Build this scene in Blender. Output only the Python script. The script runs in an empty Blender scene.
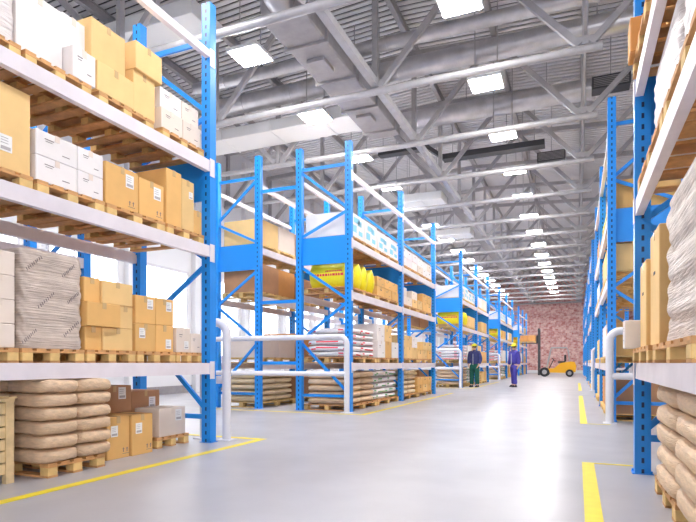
import bpy, math, random
from mathutils import Vector, Matrix
random.seed(7)
C = bpy.context.scene
COL = C.collection
PI = math.pi

# ------------------------------------------------------------------ camera
cam_d = bpy.data.cameras.new('camera'); cam = bpy.data.objects.new('camera', cam_d); COL.objects.link(cam)
YAW = math.radians(22.8)
cam.location = (0, 0, 1.0); cam.rotation_euler = (PI/2, 0, YAW)
cam_d.sensor_width = 36; cam_d.lens = 545/696*36; cam_d.shift_y = 102/696; cam_d.clip_end = 300
C.camera = cam
# ------------------------------------------------------------------ world (white fill light through the added opening behind the camera)
w = bpy.data.worlds.new('world'); C.world = w; w.use_nodes = True
bg = w.node_tree.nodes['Background']; bg.inputs[0].default_value = (0.98, 0.97, 1.0, 1); bg.inputs[1].default_value = 2.2
LAMP = 44.0
C.view_settings.view_transform = 'Standard'; C.view_settings.look = 'None'
C.view_settings.gamma = 1; C.view_settings.use_curve_mapping = False
C.view_settings.exposure = 1.32

# ------------------------------------------------------------------ materials
def mat(name, col, rough=.5, metal=0, noise=0, nscale=6, bump=0, bscale=(30, 30, 30), emit=0, rnd=0, spec=.5):
    m = bpy.data.materials.new(name); m.use_nodes = True; nt = m.node_tree; N = nt.nodes; L = nt.links
    b = N['Principled BSDF']; b.inputs['Base Color'].default_value = (*col, 1)
    b.inputs['Roughness'].default_value = rough; b.inputs['Metallic'].default_value = metal
    b.inputs['Specular IOR Level'].default_value = spec
    tc = N.new('ShaderNodeTexCoord'); out = None
    if noise:
        n = N.new('ShaderNodeTexNoise'); n.inputs['Scale'].default_value = nscale; n.inputs['Detail'].default_value = 5
        L.new(tc.outputs['Object'], n.inputs['Vector'])
        r = N.new('ShaderNodeMapRange'); r.inputs[1].default_value = .3; r.inputs[2].default_value = .7
        r.inputs[3].default_value = 1-noise; r.inputs[4].default_value = 1+noise
        L.new(n.outputs[0], r.inputs[0])
        h = N.new('ShaderNodeHueSaturation'); h.inputs['Color'].default_value = (*col, 1)
        L.new(r.outputs[0], h.inputs['Value']); out = h
    if rnd:
        oi = N.new('ShaderNodeObjectInfo'); r2 = N.new('ShaderNodeMapRange')
        r2.inputs[3].default_value = 1-rnd; r2.inputs[4].default_value = 1+rnd
        L.new(oi.outputs['Random'], r2.inputs[0])
        h2 = N.new('ShaderNodeHueSaturation'); L.new(r2.outputs[0], h2.inputs['Value'])
        if out: L.new(out.outputs[0], h2.inputs['Color'])
        else: h2.inputs['Color'].default_value = (*col, 1)
        out = h2
    if out: L.new(out.outputs[0], b.inputs['Base Color'])
    if bump:
        mp = N.new('ShaderNodeMapping'); mp.inputs['Scale'].default_value = bscale
        n = N.new('ShaderNodeTexNoise'); n.inputs['Scale'].default_value = 1; n.inputs['Detail'].default_value = 4
        L.new(tc.outputs['Object'], mp.inputs[0]); L.new(mp.outputs[0], n.inputs['Vector'])
        bp = N.new('ShaderNodeBump'); bp.inputs['Strength'].default_value = bump; bp.inputs['Distance'].default_value = .02
        L.new(n.outputs[0], bp.inputs['Height']); L.new(bp.outputs[0], b.inputs['Normal'])
    if emit:
        b.inputs['Emission Color'].default_value = (*col, 1); b.inputs['Emission Strength'].default_value = emit
    return m

M = {}
M['blue'] = mat('blue_paint', (.012, .27, .82), .35, rnd=.04)
M['beam'] = mat('pale_beam_paint', (.80, .74, .78), .4, noise=.06, nscale=4)
M['tube'] = mat('guard_paint', (.74, .73, .78), .35)
M['steel'] = mat('truss_paint', (.46, .445, .46), .45, metal=.2, noise=.08)
M['galv'] = mat('galvanised_duct', (.60, .59, .61), .32, metal=.6, noise=.15, nscale=3)
M['ductgrey'] = mat('duct_grey', (.36, .34, .345), .5, metal=.2, noise=.1)
M['ductwhite'] = mat('duct_white', (.93, .93, .92), .4)
M['deck'] = mat('deck_metal', (.86, .84, .85), .5, metal=.0)
M['ribshade'] = mat('painted_rib_shade', (.07, .07, .075), .8)  # near-black colour paints the shade between the ceiling ribs
M['dark'] = mat('dark_metal', (.06, .06, .065), .5)
M['white'] = mat('white_paint', (.86, .86, .88), .5)
M['wallgrey'] = mat('wall_grey', (.42, .41, .43), .6, noise=.05)
M['lamp'] = mat('lamp_diffuser', (1, 1, 1), .5, emit=LAMP)
M['pane'] = mat('bright_pane', (.95, .97, 1), .3, emit=1.1)
M['yline'] = mat('yellow_floor_paint', (.86, .68, .02), .45, noise=.06, nscale=8)
M['tan'] = mat('tan_cardboard', (.78, .455, .155), .75, noise=.04, rnd=.08)
M['tan2'] = mat('light_cardboard', (.83, .56, .24), .75, noise=.04, rnd=.07)
M['brown'] = mat('brown_cardboard', (.50, .26, .13), .75, noise=.05, rnd=.10)
M['pale'] = mat('pale_cardboard', (.80, .69, .60), .7, noise=.03, rnd=.05)
M['whitebox'] = mat('white_cardboard', (.85, .81, .80), .65, noise=.03, rnd=.03)
M['pinkbox'] = mat('pink_white_cardboard', (.85, .72, .74), .6, noise=.04, rnd=.04)
M['orange'] = mat('orange_cardboard', (.72, .34, .10), .7, noise=.05, rnd=.08)
M['tape'] = mat('parcel_tape', (.66, .44, .22), .25)
M['paper'] = mat('label_paper', (.88, .87, .86), .6)
M['ink'] = mat('ink', (.06, .05, .06), .6)
M['inkgrey'] = mat('grey_ink', (.22, .18, .18), .6)
M['faint'] = mat('faint_ink', (.45, .42, .42), .6)
M['lblue'] = mat('light_blue_print', (.25, .62, .80), .6)
M['pgreen'] = mat('green_print', (.12, .38, .14), .6)
M['red'] = mat('red_print', (.75, .05, .08), .6)
M['pallet'] = mat('pallet_wood', (.62, .33, .13), .75, noise=.18, nscale=9, rnd=.08)
M['palletend'] = mat('pallet_block_wood', (.80, .55, .22), .75, noise=.12, nscale=14, rnd=.08)
M['crate'] = mat('crate_wood', (.74, .55, .30), .7, noise=.15, nscale=10)
M['wrap'] = mat('stretch_film', (.60, .50, .43), .42, noise=.14, nscale=6, bump=.8, bscale=(4, 4, 70), spec=.35)
M['wrapw'] = mat('white_stretch_film', (.80, .74, .72), .42, noise=.08, nscale=5, bump=.8, bscale=(5, 5, 50))
M['sack'] = mat('paper_sack', (.78, .56, .37), .6, noise=.12, nscale=6, bump=.8, bscale=(14, 14, 22), rnd=.06)
M['sackpale'] = mat('pale_sack', (.78, .62, .40), .6, noise=.06, bump=.4, bscale=(14, 14, 22), rnd=.06)
M['sackwhite'] = mat('white_sack', (.86, .82, .83), .5, noise=.04, bump=.4, bscale=(14, 14, 22), rnd=.04)
M['sackyel'] = mat('yellow_sack', (.90, .80, .02), .4, noise=.05, bump=.3, bscale=(14, 14, 14), rnd=.04)
M['skin'] = mat('skin', (.68, .42, .30), .5)
M['navy'] = mat('navy_cloth', (.05, .06, .20), .8, noise=.15, nscale=12)
M['cover'] = mat('blue_coverall_cloth', (.06, .05, .34), .8, noise=.15, nscale=12)
M['green'] = mat('green_cloth', (.01, .12, .09), .8, noise=.15, nscale=12)
M['helmet'] = mat('yellow_helmet', (.85, .75, .05), .3)
M['boot'] = mat('boot_leather', (.03, .03, .04), .5)
M['reflect'] = mat('reflective_strip', (.7, .75, .7), .4)
M['hair'] = mat('dark_hair', (.05, .03, .02), .7)
M['lift'] = mat('forklift_yellow', (.90, .45, .01), .35)
M['liftgrey'] = mat('forklift_grey', (.45, .44, .46), .4)
M['rubber'] = mat('tyre_rubber', (.03, .03, .035), .8)

def blue_post_mat():
    m = mat('blue_post_paint', (.012, .27, .82), .35); nt = m.node_tree; N = nt.nodes; L = nt.links
    b = N['Principled BSDF']; tc = N.new('ShaderNodeTexCoord'); s = N.new('ShaderNodeSeparateXYZ')
    L.new(tc.outputs['Object'], s.inputs[0])
    def mth(op, a, c, d=None):
        n = N.new('ShaderNodeMath'); n.operation = op
        for i, v in enumerate((a, c)):
            if isinstance(v, (int, float)): n.inputs[i].default_value = v
            else: L.new(v, n.inputs[i])
        return n.outputs[0]
    ax = mth('LESS_THAN', mth('ABSOLUTE', s.outputs[0], 0), .011)
    fz = mth('LESS_THAN', mth('FRACT', mth('DIVIDE', s.outputs[2], .10), 0), .46)
    sn = N.new('ShaderNodeSeparateXYZ'); L.new(tc.outputs['Normal'], sn.inputs[0])
    ny = mth('GREATER_THAN', mth('ABSOLUTE', sn.outputs[1], 0), .6)
    k = mth('MULTIPLY', mth('MULTIPLY', ax, fz), ny)
    mx = N.new('ShaderNodeMix'); mx.data_type = 'RGBA'
    mx.inputs['A'].default_value = (.012, .27, .82, 1); mx.inputs['B'].default_value = (.004, .02, .09, 1)
    L.new(k, mx.inputs['Factor']); L.new(mx.outputs['Result'], b.inputs['Base Color'])
    return m
M['post'] = blue_post_mat()

def floor_mat():
    m = mat('polished_concrete', (.50, .49, .54), .25); nt = m.node_tree; N = nt.nodes; L = nt.links
    b = N['Principled BSDF']; tc = N.new('ShaderNodeTexCoord')
    n = N.new('ShaderNodeTexNoise'); n.inputs['Scale'].default_value = .9; n.inputs['Detail'].default_value = 8
    L.new(tc.outputs['Object'], n.inputs['Vector'])
    cr = N.new('ShaderNodeValToRGB'); cr.color_ramp.elements[0].position = .3; cr.color_ramp.elements[1].position = .7
    cr.color_ramp.elements[0].color = (.39, .375, .40, 1); cr.color_ramp.elements[1].color = (.47, .455, .48, 1)
    L.new(n.outputs[0], cr.inputs[0]); L.new(cr.outputs[0], b.inputs['Base Color'])
    r = N.new('ShaderNodeMapRange'); r.inputs[3].default_value = .24; r.inputs[4].default_value = .42
    n2 = N.new('ShaderNodeTexNoise'); n2.inputs['Scale'].default_value = 2.5; n2.inputs['Detail'].default_value = 6
    L.new(tc.outputs['Object'], n2.inputs['Vector']); L.new(n2.outputs[0], r.inputs[0]); L.new(r.outputs[0], b.inputs['Roughness'])
    return m
M['floor'] = floor_mat()

def brick_mat():
    m = mat('pink_brick', (.6, .3, .28), .85); nt = m.node_tree; N = nt.nodes; L = nt.links
    b = N['Principled BSDF']; tc = N.new('ShaderNodeTexCoord'); mp = N.new('ShaderNodeMapping')
    mp.inputs['Rotation'].default_value = (PI/2, 0, 0); L.new(tc.outputs['Object'], mp.inputs[0])
    br = N.new('ShaderNodeTexBrick'); br.inputs['Scale'].default_value = 1; br.inputs['Brick Width'].default_value = .34
    br.inputs['Row Height'].default_value = .15; br.inputs['Mortar Size'].default_value = .018
    br.inputs['Color1'].default_value = (.52, .13, .11, 1); br.inputs['Color2'].default_value = (.90, .58, .52, 1)
    br.inputs['Mortar'].default_value = (.75, .58, .56, 1); L.new(mp.outputs[0], br.inputs['Vector'])
    n = N.new('ShaderNodeTexNoise'); n.inputs['Scale'].default_value = 4.5; n.inputs['Detail'].default_value = 6
    L.new(tc.outputs['Object'], n.inputs['Vector'])
    cr = N.new('ShaderNodeValToRGB'); cr.color_ramp.elements[0].position = .38; cr.color_ramp.elements[1].position = .62
    cr.color_ramp.elements[0].color = (.50, .11, .11, 1); cr.color_ramp.elements[1].color = (.95, .78, .72, 1)
    L.new(n.outputs[0], cr.inputs[0])
    mx = N.new('ShaderNodeMix'); mx.data_type = 'RGBA'; mx.inputs['Factor'].default_value = .45
    L.new(br.outputs[0], mx.inputs['A']); L.new(cr.outputs[0], mx.inputs['B']); L.new(mx.outputs['Result'], b.inputs['Base Color'])
    return m
M['brick'] = brick_mat()

# ------------------------------------------------------------------ mesh helpers
class MB:
    def __init__(s): s.v = []; s.f = []; s.m = []; s.sm = []
    def add(s, vs, fs, mi=0, smooth=False):
        o = len(s.v); s.v += [tuple(v) for v in vs]
        for f in fs: s.f.append([i+o for i in f]); s.m.append(mi); s.sm.append(smooth)
    def box(s, x0, x1, y0, y1, z0, z1, mi=0):
        v = [(x, y, z) for z in (z0, z1) for y in (y0, y1) for x in (x0, x1)]
        s.add(v, [(0, 2, 3, 1), (4, 5, 7, 6), (0, 1, 5, 4), (2, 6, 7, 3), (0, 4, 6, 2), (1, 3, 7, 5)], mi)
    def cbox(s, x0, x1, y0, y1, z0, z1, c=.006, mi=0):
        # chamfered box built from the 24 chamfer vertices
        idx = {}; vs = []
        lo = (x0, y0, z0); hi = (x1, y1, z1)
        for sx in (0, 1):
            for sy in (0, 1):
                for sz in (0, 1):
                    S = (sx, sy, sz)
                    for a in range(3):
                        p = []
                        for k in range(3):
                            base = hi[k] if S[k] else lo[k]
                            p.append(base if k == a else base+(-c if S[k] else c))
                        idx[(S, a)] = len(vs); vs.append(p)
        fs = []
        for a in range(3):
            b, d = (a+1) % 3, (a+2) % 3
            for sa in (0, 1):
                q = []
                for (sb, sd) in ((0, 0), (1, 0), (1, 1), (0, 1)):
                    S = [0]*3; S[a] = sa; S[b] = sb; S[d] = sd; q.append(idx[(tuple(S), a)])
                fs.append(q if sa else q[::-1])
        for a in range(3):                      # edges parallel to a
            b, d = (a+1) % 3, (a+2) % 3
            for sb in (0, 1):
                for sd in (0, 1):
                    S0 = [0]*3; S0[b] = sb; S0[d] = sd; S1 = list(S0); S1[a] = 1
                    S0 = tuple(S0); S1 = tuple(S1)
                    q = [idx[(S0, b)], idx[(S1, b)], idx[(S1, d)], idx[(S0, d)]]
                    fs.append(q if (sb ^ sd) else q[::-1])
        for k in idx:
            pass
        for sx in (0, 1):
            for sy in (0, 1):
                for sz in (0, 1):
                    S = (sx, sy, sz); t = [idx[(S, 0)], idx[(S, 1)], idx[(S, 2)]]
                    fs.append(t if (sx+sy+sz) % 2 else t[::-1])
        s.add(vs, fs, mi)
    def frame(s, p, q):
        p = Vector(p); q = Vector(q); d = (q-p).normalized()
        up = Vector((0, 0, 1)) if abs(d.z) < .95 else Vector((0, 1, 0))
        a = d.cross(up).normalized(); b = a.cross(d).normalized()
        return p, q, a, b
    def tube(s, p, q, r, n=12, mi=0, r2=None, caps=True):
        p, q, a, b = s.frame(p, q); r2 = r if r2 is None else r2; vs = []
        for (c, R) in ((p, r), (q, r2)):
            for i in range(n):
                t = 2*PI*i/n; vs.append(c+a*math.cos(t)*R+b*math.sin(t)*R)
        fs = [(i, (i+1) % n, n+(i+1) % n, n+i) for i in range(n)]
        s.add(vs, fs, mi, True)
        if caps: s.add(vs, [tuple(range(n))[::-1], tuple(range(n, 2*n))], mi)
    def bar(s, p, q, w, h, mi=0):
        p, q, a, b = s.frame(p, q); vs = []
        for c in (p, q):
            for (i, j) in ((-1, -1), (1, -1), (1, 1), (-1, 1)): vs.append(c+a*w/2*i+b*h/2*j)
        s.add(vs, [(0, 3, 2, 1), (4, 5, 6, 7), (0, 1, 5, 4), (1, 2, 6, 5), (2, 3, 7, 6), (3, 0, 4, 7)], mi)
    def path(s, pts, r, n=12, mi=0):
        # swept tube along a polyline, mitred joints
        pts = [Vector(p) for p in pts]; rings = []; nrm = None
        for k, p in enumerate(pts):
            d = (pts[min(k+1, len(pts)-1)]-pts[max(k-1, 0)]).normalized()
            if nrm is None:
                nrm = d.cross(Vector((0, 0, 1)) if abs(d.z) < .9 else Vector((0, 1, 0))).normalized()
            nrm = (nrm-d*nrm.dot(d)).normalized(); b = d.cross(nrm)
            rings.append([p+nrm*math.cos(2*PI*i/n)*r+b*math.sin(2*PI*i/n)*r for i in range(n)])
        vs = [v for R in rings for v in R]; fs = []
        for k in range(len(rings)-1):
            for i in range(n):
                fs.append((k*n+i, k*n+(i+1) % n, (k+1)*n+(i+1) % n, (k+1)*n+i))
        s.add(vs, fs, mi, True)
        s.add(rings[0], [tuple(range(n))[::-1]], mi); s.add(rings[-1], [tuple(range(n))], mi)
    def prism(s, poly, z0, z1, axis='z', mi=0):
        n = len(poly); vs = []
        for z in (z0, z1):
            for (a, b) in poly:
                vs.append({'z': (a, b, z), 'y': (a, z, b), 'x': (z, a, b)}[axis])
        fs = [(i, (i+1) % n, n+(i+1) % n, n+i) for i in range(n)]+[tuple(range(n))[::-1], tuple(range(n, 2*n))]
        s.add(vs, fs, mi)
    def mesh(s, name, mats):
        me = bpy.data.meshes.new(name); me.from_pydata(s.v, [], s.f)
        for m in (mats if isinstance(mats, (list, tuple)) else [mats]): me.materials.append(M[m] if isinstance(m, str) else m)
        me.polygons.foreach_set('material_index', s.m); me.polygons.foreach_set('use_smooth', s.sm)
        me.update(); return me
    def build(s, name, mats, parent=None, loc=(0, 0, 0), rz=0):
        return link(name, s.mesh(name, mats), parent, loc, rz)
def link(name, me, parent=None, loc=(0, 0, 0), rz=0):
    o = bpy.data.objects.new(name, me); COL.objects.link(o); o.location = loc; o.rotation_euler = (0, 0, rz)
    if parent: o.parent = parent
    return o
def tag(o, label=None, cat=None, group=None, kind=None):
    if label:
        nw = len(label.split())
        if nw < 4 or nw > 16: print('LABELLEN', nw, label)
        o['label'] = label
    if cat: o['category'] = cat
    if group: o['group'] = group
    if kind: o['kind'] = kind
    return o
def thing(name, loc, label, cat, group=None, rz=0):
    o = bpy.data.objects.new(name, None); COL.objects.link(o); o.location = loc; o.rotation_euler = (0, 0, rz)
    o.empty_display_size = .1
    return tag(o, label, cat, group)
def structure(name, mb, mats, loc=(0, 0, 0)):
    o = mb.build(name, mats, None, loc); o['kind'] = 'structure'; return o

# ------------------------------------------------------------------ the shell
XL, XR, YF, YB = -12.2, 5.6, -3.0, 56.8
RX = -4.0                                   # ridge
def roof_z(x): return 9.52-.045*abs(x-RX)
m = MB(); m.box(XL-.2, XR+.2, YF, YB+.3, -.12, 0); structure('floor', m, 'floor')
m = MB(); m.box(XL-.2, XR+.2, YB, YB+.25, 0, 9.7); structure('wall_back', m, 'brick')
m = MB(); m.box(XR, XR+.2, YF, YB, 0, 9.6)
y = YF
while y < YB: m.box(XR-.05, XR, y, min(y+.12, YB), .3, 9.05); y += .3
structure('wall_right', m, 'wallgrey')
m = MB(); m.box(XL-.2, .3, YF-.2, YF, 0, 9.7); m.box(.3, XR, YF-.2, YF, 6.5, 9.7); structure('wall_front_light_block', m, 'white')  # unseen wall added to block light; its opening admits fill from behind right
m = MB(); m.box(XL-.2, XL, YF, YB, 0, 9.6)
for k in range(20):
    m.box(XL, XL+.18, 3.2+k*3.02-.12, 3.2+k*3.02+.12, 0, 8.9)
structure('wall_left', m, 'white')
m = MB(); m.box(XL, XL+.03, YF, YB, 0, .25); structure('baseboard_left', m, 'ductgrey')
m = MB(); m.box(XL+.1, XR-.1, YB-.04, YB, 0, .3); structure('baseboard_back', m, 'white')
for k in range(12):
    y0 = 6.6+k*3.02
    m = MB(); m.box(XL, XL+.06, y0, y0+2.3, 1.2, 1.28); m.box(XL, XL+.06, y0, y0+2.3, 4.0, 4.08)
    for yy in (y0, y0+.75, y0+1.5, y0+2.22): m.box(XL, XL+.05, yy, yy+.045, 1.2, 4.08)
    f = structure('window_%d' % (k+1), m, 'tube')
    p = MB(); p.box(XL+.005, XL+.02, y0+.02, y0+2.26, 1.22, 4.06); p.build('pane', 'pane', f)
# roof deck ribs built as slats across the hall; dark sheet above paints recess shade
m = MB(); P = .185; n = int((YB-YF)/P)
for i in range(n):
    y0 = YF+i*P
    for (xa, xb) in ((XL-.1, RX), (RX, XR+.1)):
        vs = [(x, yy, roof_z(x)+dz) for dz in (0, .03) for yy in (y0, y0+.115) for x in (xa, xb)]
        m.add(vs, [(0, 2, 3, 1), (4, 5, 7, 6), (0, 1, 5, 4), (2, 6, 7, 3), (0, 4, 6, 2), (1, 3, 7, 5)], 0)
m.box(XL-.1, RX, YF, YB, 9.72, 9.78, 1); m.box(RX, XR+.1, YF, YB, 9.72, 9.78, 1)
structure('ceiling', m, ['deck', 'ribshade'])

# purlins
pn = 0
for k in range(-4, 5):
    x = RX+k*2.07; pn += 1
    if x < XL+.1 or x > XR-.1: continue
    zt = roof_z(x)-.01; m = MB()
    m.box(x-.06, x+.06, YF, YB, zt-.02, zt); m.box(x-.012, x+.012, YF, YB, zt-.2, zt-.02); m.box(x-.06, x+.06, YF, YB, zt-.22, zt-.2)
    structure('trim_%d' % pn, m, 'steel')

# trusses
ZB = 6.83
NX = [-12.28+4.14*k for k in range(4)]; NX = [-12.05, -8.14, -4.0, .14]
TY = [4.99+3.02*k for k in range(18)]
mesh_cache = {}
def cached(key, fn):
    if key not in mesh_cache: mesh_cache[key] = fn()
    return mesh_cache[key]
def ztop(x): return roof_z(x)-.32
def truss_bits():
    bits = []
    m = MB(); m.tube((XL+.02, 0, ZB), (.44, 0, ZB), .075, 14); bits.append(('bottom_chord', m))
    m = MB(); m.bar((XL+.02, 0, ztop(XL)), (RX, 0, ztop(RX)), .14, .14); m.bar((RX, 0, ztop(RX)), (XR-.07, 0, ztop(XR)), .14, .14); bits.append(('top_chord', m))
    for i, x in enumerate(NX):
        m = MB(); m.bar((x, 0, ZB+.07), (x, 0, ztop(x)-.07), .11, .11); bits.append(('vertical', m))
        for sg in (-1, 1):
            xt = x+sg*2.07
            if xt < XL: continue
            m = MB(); m.bar((x+sg*.10, 0, ZB+.08), (xt-sg*.06, 0, ztop(xt)-.07), .09, .12); bits.append(('diagonal', m))
        m = MB(); m.box(x-.17, x+.17, -.012, .012, ZB+.05, ZB+.24); bits.append(('gusset_plate', m))
    m = MB(); m.bar((4.28, 0, ZB+.3), (2.2, 0, ztop(2.2)-.07), .09, .12); bits.append(('diagonal', m))
    m = MB(); m.bar((XR-.06, 0, ZB+.25), (4.2, 0, ZB+.3), .09, .12); bits.append(('diagonal', m))
    return [(n_, b_.mesh(n_, 'steel')) for n_, b_ in bits]
tb = truss_bits()
ORD = ['first', 'second', 'third', 'fourth', 'fifth', 'sixth', 'seventh', 'eighth', 'ninth', 'tenth', 'eleventh', 'twelfth', 'thirteenth', 'fourteenth', 'fifteenth', 'sixteenth', 'seventeenth', 'eighteenth', 'nineteenth', 'twentieth']
for k, y in enumerate(TY):
    lab = 'grey steel roof truss spanning the hall, %s truss counted from the camera' % ORD[k]
    t = thing('roof_truss', (0, y, 0), lab, 'truss', 'roof trusses across the hall')
    for n_, me in tb: link(n_, me, t)
m = MB(); m.bar((RX, YF, ZB+.165), (RX, YB, ZB+.165), .15, .15)
lb = thing('tie_beam', (0, 0, 0), 'long grey steel tie beam running lengthwise above the left rack fronts', 'beam')
m.build('beam', 'steel', lb)
m = MB()
for k in range(len(TY)-1):
    y0 = TY[k]
    m.bar((.14, y0+.02, ZB+.25), (.14, y0+3.0, ZB+.25), .05, .05)
tag(m.build('tie_rod', 'steel'), 'thin grey lengthwise rod near the right ends of the roof trusses', 'rod')

# transverse round ducts
def round_duct(y, z, r, x0, x1, label, matn='galv'):
    t = thing('round_duct', (0, y, z), label, 'duct', None)
    m = MB(); m.tube((x0, 0, 0), (x1, 0, 0), r, 28); m.build('pipe', matn, t)
    x = x0+1.0; 
    while x < x1-.2:
        m = MB(); m.tube((x-.025, 0, 0), (x+.025, 0, 0), r+.015, 28); m.build('joint_ring', matn, t); x += 1.5
    m = MB(); m.tube((x1-.06, 0, 0), (x1+.03, 0, 0), r+.035, 28); m.build('end_flange', 'galv', t)
    for x in (x0+1.9, x1-1.2):
        m = MB(); m.tube((x, 0, r), (x, 0, roof_z(x)-z-.02), .012, 6); m.build('hanger_rod', 'steel', t)
round_duct(13.0, 8.30, .24, -9.6, 1.6, 'big round metal duct crossing the hall behind the nearest full truss')
round_duct(12.08, 8.45, .15, -9.6, 1.9, 'thinner round pipe crossing just above and before the big duct')
round_duct(16.1, 8.40, .27, -4.9, .42, 'shiny round duct crossing the hall with a bright flanged right end')
# dark tray with cranked left end
t = thing('cable_tray', (0, 17.5, 0), 'dark steel cable tray crossing the roof with a stepped left end', 'cable tray')
m = MB(); m.box(-4.0, -.9, -.18, .18, 7.55, 7.72); m.build('tray', 'dark', t)
m = MB(); m.bar((-4.0, 0, 7.66), (-4.5, 0, 8.05), .3, .12); m.box(-6.2, -4.45, -.16, .16, 8.0, 8.12); m.build('stepped_section', 'dark', t)
for x in (-3.7, -1.2):
    m = MB(); m.tube((x, 0, 7.7), (x, 0, roof_z(x)), .012, 6); m.build('hanger_rod', 'steel', t)
for (y, x, lab) in ((14.6, .75, 'dark rectangular vent box beside the flanged duct end'), (18.4, -.75, 'dark rectangular vent box under the roof beyond the flanged duct')):
    t = thing('vent_box', (x, y, 7.35 if x < 0 else 7.6), lab, 'vent')
    m = MB(); m.cbox(-.42, .42, -.2, .2, 0, .3, .01); m.build('casing', 'dark', t)
    m = MB()
    for q in range(6): m.box(-.38, .38, -.215, -.2, .04+q*.04, .055+q*.04)
    m.build('grille', 'ductgrey', t)
    m = MB(); m.tube((0, 0, .3), (0, 0, roof_z(x)-(7.35 if x < 0 else 7.6)), .012, 6); m.build('hanger_rod', 'steel', t)
# big rectangular duct running lengthwise
t = thing('rectangular_duct', (0, 0, 0), 'big dull grey rectangular duct running lengthwise under the roof with flanges', 'duct')
m = MB(); m.cbox(-5.2, -4.36, 8.35, 13.95, 7.08, 7.62, .02); m.build('duct_body', 'ductgrey', t)
for y in (9.3, 10.7, 12.1, 13.5):
    m = MB(); m.box(-5.25, -4.31, y-.03, y+.03, 7.03, 7.67); m.build('flange', 'ductgrey', t)
m = MB(); m.cbox(-5.0, -4.62, 9.75, 10.25, 7.0, 7.08, .01); m.build('access_hatch', 'ductgrey', t)
m = MB(); m.cbox(-5.0, -4.62, 12.4, 12.8, 7.0, 7.08, .01); m.build('access_hatch', 'ductgrey', t)
m = MB(); m.path([(-4.78, 8.4, 7.35), (-4.78, 8.2, 7.37), (-4.78, 8.0, 7.48), (-4.78, 7.87, 7.68), (-4.78, 7.83, 7.95), (-4.78, 7.83, 9.3)], .26, 20); m.build('elbow', 'galv', t)
m = MB(); m.path([(-4.42, 8.6, 7.5), (-4.22, 8.4, 7.6), (-4.1, 8.2, 7.9), (-4.1, 8.15, 9.3)], .12, 14); m.build('branch_pipe', 'ductwhite', t)
for (px_, py_) in ((-5.1, 9.0), (-4.45, 9.0), (-5.1, 12.55), (-4.45, 12.55)):
    m = MB(); m.tube((px_, py_, 7.6), (px_, py_, 9.4), .012, 6); m.build('hanger_rod', 'steel', t)
# white ducts
def white_duct(x0, x1, y0, y1, z, h, label):
    t = thing('white_duct', (0, 0, 0), label, 'duct')
    m = MB(); m.cbox(x0, x1, y0, y1, z, z+h, .015); m.build('duct_body', 'ductwhite', t)
    for x in (x0+.3, x1-.3):
        m = MB(); m.tube((x, (y0+y1)/2, z+h), (x, (y0+y1)/2, roof_z(x)), .012, 6); m.build('hanger_rod', 'steel', t)
    x = x0+.9
    while x < x1-.5:
        m = MB(); m.box(x-.02, x+.02, y0-.02, y1+.02, z-.015, z+h+.015); m.build('flange', 'ductwhite', t); x += 1.6
white_duct(-11.9, -5.27, 12.98, 13.93, 7.38, .3, 'wide white flat duct joining the grey duct above the middle left rack')
white_duct(-11.9, -7.4, 9.2, 10.3, 8.3, .35, 'white flat duct high up behind the near left rack')
white_duct(-6.4, -4.7, 20.25, 21.25, 7.2, .3, 'white flat ceiling duct beyond the middle left rack')
white_duct(-6.4, -4.7, 26.3, 27.25, 7.2, .3, 'white flat ceiling duct above the far left rack')

# lamps
LY = [3.52+3.02*k for k in range(17)]
def lamp_bits():
    m1 = MB(); m1.cbox(-.37, .37, -.34, .34, .012, .08, .01)
    m2 = MB(); m2.box(-.33, .33, -.30, .30, 0, .012)
    return m1.mesh('housing', 'white'), m2.mesh('diffuser', 'lamp')
l1, l2 = lamp_bits()
def rodm(h):
    m = MB(); m.tube((0, 0, .07), (0, 0, h), .012, 6); return m.mesh('suspension_rod', 'steel')
for row, x in (('right', -1.9), ('left', -6.2)):
    for k, y in enumerate(LY):
        t = thing('ceiling_lamp', (x, y, 7.30), 'square white ceiling lamp, %s from the camera in the %s lamp row' % (ORD[k], row), 'lamp', 'square lamps in the %s row' % row)
        link('housing', l1, t); link('diffuser', l2, t)
        rm = cached(('rod', x), lambda: rodm(roof_z(x)-7.3-.02))
        link('suspension_rod', rm, t, (-.25, 0, 0)); link('suspension_rod', rm, t, (.25, 0, 0))

# floor markings
def marking(boxes, label):
    m = MB()
    for b in boxes: m.box(*b, .0, .003)
    tag(m.build('floor_marking', 'yline'), label, 'floor line')
marking([(-3.86, -3.76, -2, 6.2), (-5.6, -3.86, 6.1, 6.2)], 'yellow floor line in front of the near left rack, turning at its end')
marking([(-3.86, -3.76, 9.75, 18.0), (-7.6, -3.86, 9.75, 9.85)], 'yellow floor line around the middle left rack front corner')
marking([(-3.86, -3.76, 21.3, 29.6), (-7.6, -3.86, 21.3, 21.4)], 'yellow floor line around the far left rack front corner')
marking([(.045, .155, -2, 5.98), (.155, .5, 5.93, 5.98)], 'broad yellow floor line at lower right, turning towards the near right rack')
marking([(.045, .155, 9.75, 18.0), (.155, .5, 9.75, 9.80)], 'yellow floor line in front of the middle right rack')
marking([(.045, .155, 21.3, 29.6)], 'yellow floor line in front of the far right rack')

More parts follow.
